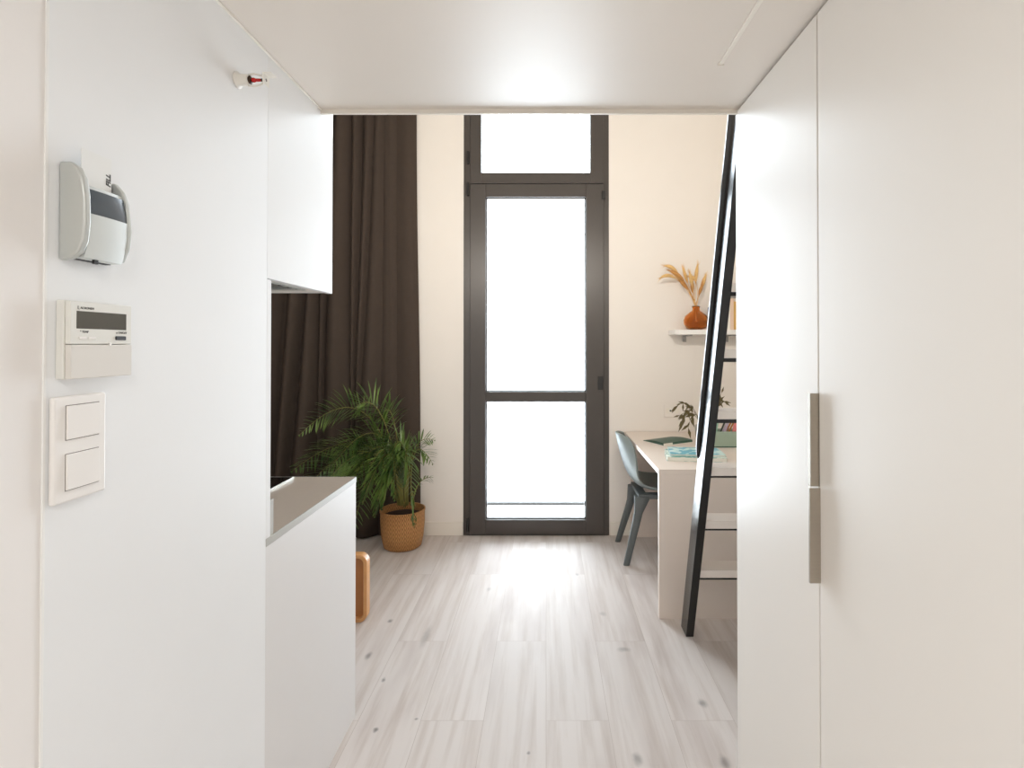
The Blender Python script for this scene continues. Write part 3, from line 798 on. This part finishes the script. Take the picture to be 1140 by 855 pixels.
WH = [((735, 310, 3.84), (752, 296, 3.86), .42, .009, 'wheat', 'lowest drooping dried wheat stem reaching furthest from the amber vase'),
      ((740, 296, 3.88), (756, 294, 3.88), .40, .010, 'wheat', 'upper arching dried wheat stem pointing towards the window'),
      ((745, 301, 3.82), (764, 306, 3.84), .45, .010, 'wheat_dark', 'brownish dried wheat stem between the two drooping ears'),
      ((760, 297, 3.90), (766, 316, 3.90), .40, .008, 'wheat', 'short upright dried wheat stem in the middle of the vase bunch'),
      ((777, 294, 3.86), (773, 316, 3.88), .42, .009, 'wheat', 'tallest upright dried wheat stem in the amber vase'),
      ((766, 308, 3.82), (780, 306, 3.85), .40, .009, 'wheat', 'dried wheat stem whose ear bends over beside the tallest one'),
      ((771, 312, 3.88), (770, 326, 3.88), .45, .009, 'wheat_dark', 'short stout brown dried wheat stem just above the vase neck'),
      ((786, 306, 3.86), (781, 320, 3.87), .45, .009, 'wheat', 'dried wheat stem leaning towards the ladder from the amber vase'),
      ((750, 305, 3.90), (764, 312, 3.90), .42, .010, 'wheat', 'golden dried wheat stem lying just under the two drooping ears'),
      ((768, 303, 3.80), (771, 318, 3.84), .42, .009, 'wheat', 'pale dried wheat stem crossing in front of the upright middle one'),
      ((757, 313, 3.86), (767, 320, 3.87), .42, .009, 'wheat_dark', 'short brownish dried wheat stem nearest the vase neck on the window side'),
      ((782, 317, 3.82), (779, 326, 3.85), .5, .008, 'wheat_dark', 'small low dried wheat stem nearest the ladder rail')]
rnd = random.Random(5)
for tip, ct, ear, rr, mm, lb in WH:
    o = obj('dried_wheat_stem', wheat(V(*tip), V(*ct), ear, rr * 1.3, rnd), M[mm], None, smooth=True, loc=(VX, VY, ZS + .06))
    tag(o, lb, 'dried grass', 'dried wheat stems in the amber vase')
cp = lathe([(.03, ZS + .0005), (.034, ZS + .005), (.036, ZS + .165), (.034, ZS + .165), (.032, ZS + .01), (.0, ZS + .008)], 1.208, 3.9, 32)
o = obj('blue_canister', cp, M['cup_blue'], None, smooth=True, loc=(1.208, 3.9, ZS)); tag(o, 'slim blue canister next to the amber vase on the wall shelf', 'canister')
bx = 1.272
for wd, ht, mm, lb in ((.026, .215, 'book_white', 'white book standing nearest the ladder on the wall shelf'), (.024, .225, 'book_peach', 'peach book standing on the wall shelf beside the white one'), (.018, .20, 'book_ochre', 'thin ochre book on the wall shelf at the end by the wardrobe'), (.03, .23, 'book_white', 'thick pale book last on the wall shelf behind the wardrobe edge')):
    t = thing('shelf_book', (bx, 3.87, ZS), lb, 'book', 'books standing on the wall shelf')
    obj('cover', prism([(bx, 3.80), (bx + wd, 3.80), (bx + wd, 3.95), (bx + wd - .002, 3.95), (bx + wd - .002, 3.803), (bx + .002, 3.803), (bx + .002, 3.95), (bx, 3.95)], 'z', ZS + .0005, ZS + ht), M[mm], t)
    obj('pages', B(bx + .0025, bx + wd - .0025, 3.8035, 3.946, ZS + .004, ZS + ht - .004), M['paper'], t)
    bx += wd + .0012

# wall socket above the desk
t = thing('wall_socket', (.93, YB, .92), 'cream double wall socket above the desk on the back wall', 'socket')
obj('plate', B(.868, .992, YB - .009, YB - .0005, .868, .962), M['wall'], t, .003)
for x in (.90, .962):
    obj('socket_well', lathe([(.0215, YB - .0092), (.0205, YB - .0102), (.0, YB - .0096)], x, .915, 28, axis='y'), M['trim'], t)
obj('pin_hole', lathe([(.006, YB - .0105), (.006, YB - .0099)], .914, .916, 14, axis='y'), M['slot'], t)

# ------------------------------------------------------------------ things on the desk
ZD = .7622
def sheet(corners, z0, thick, curl, n=14):
    """slightly wavy bundle of paper between four plan corners"""
    bm = bmesh.new(); c = [Vector((p[0], p[1], 0)) for p in corners]; T = []; Bq = []
    for i in range(n + 1):
        a, b = [], []
        for j in range(n + 1):
            u, v = i / n, j / n
            p = c[0] * (1 - u) * (1 - v) + c[1] * u * (1 - v) + c[2] * u * v + c[3] * (1 - u) * v
            h = curl(u, v)
            a.append(bm.verts.new((p.x, p.y, z0 + h + thick))); b.append(bm.verts.new((p.x, p.y, z0 + h * .0)))
        T.append(a); Bq.append(b)
    for i in range(n):
        for j in range(n):
            bm.faces.new((T[i][j], T[i + 1][j], T[i + 1][j + 1], T[i][j + 1])); bm.faces.new((Bq[i][j], Bq[i][j + 1], Bq[i + 1][j + 1], Bq[i + 1][j]))
    for i in range(n):
        bm.faces.new((T[i][0], Bq[i][0], Bq[i + 1][0], T[i + 1][0])); bm.faces.new((T[i][n], T[i + 1][n], Bq[i + 1][n], Bq[i][n]))
        bm.faces.new((T[0][i], T[0][i + 1], Bq[0][i + 1], Bq[0][i])); bm.faces.new((T[n][i], Bq[n][i], Bq[n][i + 1], T[n][i + 1]))
    return bm
# open dark green booklet
C1 = [(.66, 3.50), (.79, 3.38), (.93, 3.58), (.79, 3.72)]
C1 = [(.645, 3.58), (.74, 3.40), (.955, 3.53), (.86, 3.72)]
t = thing('green_booklet', (.80, 3.56, ZD), 'open dark green booklet lying flat on the desk near the chair', 'booklet')
cv = lambda u, v: .010 * math.sin(PI * u) + .012 * u * u
obj('pages', sheet(C1, ZD, .004, cv), M['paper'], t, smooth=False)
def up(d): return lambda u, v: cv(u, v) + d
bm = bmesh.new()
tb = sheet(C1, ZD, .0052, cv)
for v in list(tb.verts):
    if v.co.z < ZD + .0001: v.co.z = v.co.z
obj('cover', sheet([(p[0] + (.806 - p[0]) * -.01, p[1]) for p in C1], ZD + .0041, .0022, cv), M['darkgreen'], t)
# stacked magazines
def magazine(corners, z0, th, mm, lb, band):
    cx = sum(p[0] for p in corners) / 4; cy = sum(p[1] for p in corners) / 4
    t = thing('magazine', (cx, cy, z0), lb, 'magazine', 'magazines on the desk')
    z = lambda u, v: 0
    sh = lambda k: [(cx + (p[0] - cx) * k, cy + (p[1] - cy) * k) for p in corners]
    obj('pages', sheet(sh(.985), z0 + .001, th - .002, z, 4), M['paper'], t)
    obj('cover', sheet(corners, z0 + th - .0009, .0012, lambda u, v: .004 * math.sin(PI * v) * u if band else 0, 8), M[mm], t)
    obj('back_cover', sheet(corners, z0, .0009, z, 4), M[mm], t)
    return t
magazine([(.665, 2.97), (.985, 2.93), (1.02, 3.16), (.70, 3.20)], ZD, .022, 'teal', 'pale thick teal-edged magazine underneath on the desk', False)
magazine([(.69, 3.0), (.985, 2.96), (1.0, 3.17), (.72, 3.21)], ZD + .0226, .010, 'blue', 'turquoise-blue magazine lying on top of another behind the ladder', True)
# pencil box
t = thing('pencil_box', (1.15, 3.42, ZD), 'sage green pencil box on the desk between ladder and wardrobe', 'box')
bxm = bmesh.new(); X0, X1, Y0, Y1, H = 1.02, 1.29, 3.36, 3.49, .098
box(bxm, X0, X1, Y0, Y0 + .005, ZD, ZD + H); box(bxm, X0, X1, Y1 - .005, Y1, ZD, ZD + H); box(bxm, X0, X0 + .005, Y0 + .005, Y1 - .005, ZD, ZD + H); box(bxm, X1 - .005, X1, Y0 + .005, Y1 - .005, ZD, ZD + H); box(bxm, X0 + .005, X1 - .005, Y0 + .005, Y1 - .005, ZD, ZD + .005)
obj('box_body', bxm, M['box_green'], t, .001)
obj('base_rim', B(X0 - .001, X1 + .001, Y0 - .0015, Y0 - .0003, ZD, ZD + .006), M['darkgreen'], t)
PN = [('p_mint', 1.045, .035, 'mint crayon standing at the ladder end of the sage box'), ('p_dark', 1.064, .09, 'dark pencil leaning in the sage box beside the mint crayon'), ('p_white', 1.07, .105, 'white pencil leaning steeply in the sage box'), ('p_lilac', 1.105, .06, 'lilac crayon in the middle of the sage box'), ('p_orange', 1.10, .12, 'orange-brown wooden pencil leaning across the sage box'), ('p_orange', 1.125, .125, 'second orange-brown pencil, nearer the wardrobe, in the sage box'), ('p_white', 1.15, .11, 'white pencil leaning in the sage box by the pink crayon'), ('p_pink', 1.165, .05, 'thick pink crayon in the sage box at the wardrobe end')]
for i, (mm, x, ln, lb) in enumerate(PN):
    rad = .013 if mm in ('p_mint', 'p_lilac', 'p_pink') else .0055
    yb = Y0 + .025 + .012 * (i % 6)
    a = Vector((x, yb, ZD + .0065 + rad * .8)); b = Vector((x + ln * .75, yb + .004, ZD + .155 + .012 * (i % 3)))
    d = (b - a).normalized()
    t = thing('crayon' if rad > .01 else 'pencil', a, lb, 'crayon' if rad > .01 else 'pencil', 'pencils in the sage box')
    obj('shaft', tube([a, b], rad, 8), M[mm], t)
    obj('tip', tube([b, b + d * .012, b + d * .02], [rad, rad * .45, rad * .1], 8), M['p_orange' if rad < .01 else mm], t)
# small plant behind the ladder rail
QX, QY = 1.075, 3.72
t = thing('desk_plant', (QX, QY, ZD), 'sparse olive-brown leafy twigs in a small grey pot at the back of the desk', 'potted plant')
obj('pot', lathe([(.032, ZD), (.045, ZD + .01), (.05, ZD + .085), (.046, ZD + .085), (.042, ZD + .07), (.0, ZD + .068)], QX, QY, 32), M['pot_grey'], t, smooth=True)
def twig(tip, ctrl, n, rnd):
    P0 = Vector((QX, QY, ZD + .069)); P1 = Vector(ctrl); P2 = Vector(tip); bm = bmesh.new()
    pts = [bez(P0, P1, P2, i / 14) for i in range(15)]
    tube(pts, [.0022 - .0012 * i / 14 for i in range(15)], 5, bm)
    for i in range(n):
        tt = .4 + .6 * i / (n - 1); p = bez(P0, P1, P2, tt); tg = (bez(P0, P1, P2, min(1, tt + .03)) - bez(P0, P1, P2, tt - .03)).normalized()
        d = (tg * .7 + Vector((rnd.uniform(-.8, .8), rnd.uniform(-.6, .3), rnd.uniform(-.9, .2)))).normalized()
        l = rnd.uniform(.045, .08); s_ = d.cross(Vector((0, 1, .2))).normalized() * l * .13
        v = [bm.verts.new(p), bm.verts.new(p + d * l * .45 + s_), bm.verts.new(p + d * l), bm.verts.new(p + d * l * .45 - s_)]
        m_ = bm.verts.new(p + d * l * .5 + Vector((0, .004, 0)))
        for k in range(4): bm.faces.new((v[k], v[(k + 1) % 4], m_))
    return bm
rnd = random.Random(21)
for tip, ct, n in (((753, 452, 3.68), (770, 440, 3.70), 9), ((760, 470, 3.66), (768, 440, 3.68), 10), ((766, 476, 3.68), (772, 446, 3.70), 10), ((757, 462, 3.70), (772, 452, 3.70), 7), ((803, 438, 3.72), (796, 452, 3.72), 9), ((806, 447, 3.70), (798, 445, 3.72), 8)):
    obj('twig', twig(W(*tip), W(*ct), n, rnd), M['olive'], t)

# ------------------------------------------------------------------ unseen lamps added for fill light
t = thing('added_hall_lamp', (-.05, -.35, ZC), 'added unseen round ceiling lamp giving fill light in the hallway', 'lamp')  # added out of view to brighten the hallway surfaces
obj('added_lamp_body', lathe([(.17, ZC - .001), (.17, ZC - .03), (.15, ZC - .04), (.0, ZC - .041)], -.05, -.35, 40), M['added_lamp_glass'], t, smooth=True)
ADDED_LAMPS = [(-.60, 'added unseen fill lamp on the loft front above the cabinet end'), (.36, 'added unseen fill lamp on the loft front above the hallway opening')]  # added on the unseen loft front to brighten the back wall
for x, lb in ADDED_LAMPS:
    t = thing('added_loft_lamp', (x, YL, 2.27), lb, 'lamp', 'added fill lamps on the loft front')
    obj('added_lamp_body', lathe([(.075, YL + .0005), (.075, YL + .02), (.065, YL + .03), (.0, YL + .031)], x, 2.245, 32, axis='y'), M['added_lamp_glass'], t, smooth=True)

def disk(name, loc, size, power, col, rot=(0, 0, 0)):
    l = bpy.data.lights.new(name, 'AREA'); l.shape = 'DISK'; l.size = size; l.energy = power; l.color = col
    o = bpy.data.objects.new(name, l); COL.objects.link(o); o.location = loc; o.rotation_euler = rot
    return o
HALL, ROOM, SKY, EXPO = 10.0, 24, 15.6, 0.0
disk('added_hall_light', (-.05, -.35, ZC - .045), .3, HALL, (.98, 1, 1))  # fill light of the added hallway lamp
for x, lb in ADDED_LAMPS: disk('added_loft_light', (x, YL + .035, 2.245), .14, ROOM, (1, .92, .82), (PI / 2 + math.radians(18), 0, 0))  # fill from the added loft lamps, aimed at the back wall

# daylight
wd = bpy.data.worlds.new('World'); SC.world = wd; wd.use_nodes = True
bg = wd.node_tree.nodes['Background']; bg.inputs[0].default_value = (.88, .96, 1.06, 1); bg.inputs[1].default_value = SKY
pl = bpy.data.lights.new('window_portal', 'AREA'); pl.shape = 'RECTANGLE'; pl.size = WX1 - WX0; pl.size_y = WZ
pl.cycles.is_portal = True
po = bpy.data.objects.new('window_portal', pl); COL.objects.link(po); po.location = ((WX0 + WX1) / 2, YB + .1, WZ / 2); po.rotation_euler = (-PI / 2, 0, 0)

# ------------------------------------------------------------------ camera
cam = bpy.data.cameras.new('Camera'); cam.sensor_width = 36; cam.lens = 600 / 1140 * 36
cam.clip_start = .01
PITCH = math.radians(.55)
cam.shift_x = -38 / 1140; cam.shift_y = -(43.5 + 600 * math.tan(PITCH)) / 1140
co = bpy.data.objects.new('Camera', cam); COL.objects.link(co); co.location = (0, 0, 1.4); co.rotation_euler = (PI / 2 + PITCH, 0, 0)
SC.camera = co

vs_ = SC.view_settings; SC.display_settings.display_device = 'sRGB'
vs_.view_transform = 'Standard'; vs_.look = 'None'; vs_.gamma = 1; vs_.use_curve_mapping = False; vs_.exposure = EXPO
SC.cycles.max_bounces = 14; SC.cycles.diffuse_bounces = 8; SC.cycles.glossy_bounces = 6; SC.cycles.transmission_bounces = 8; SC.cycles.transparent_max_bounces = 12
SC.cycles.use_denoising = True
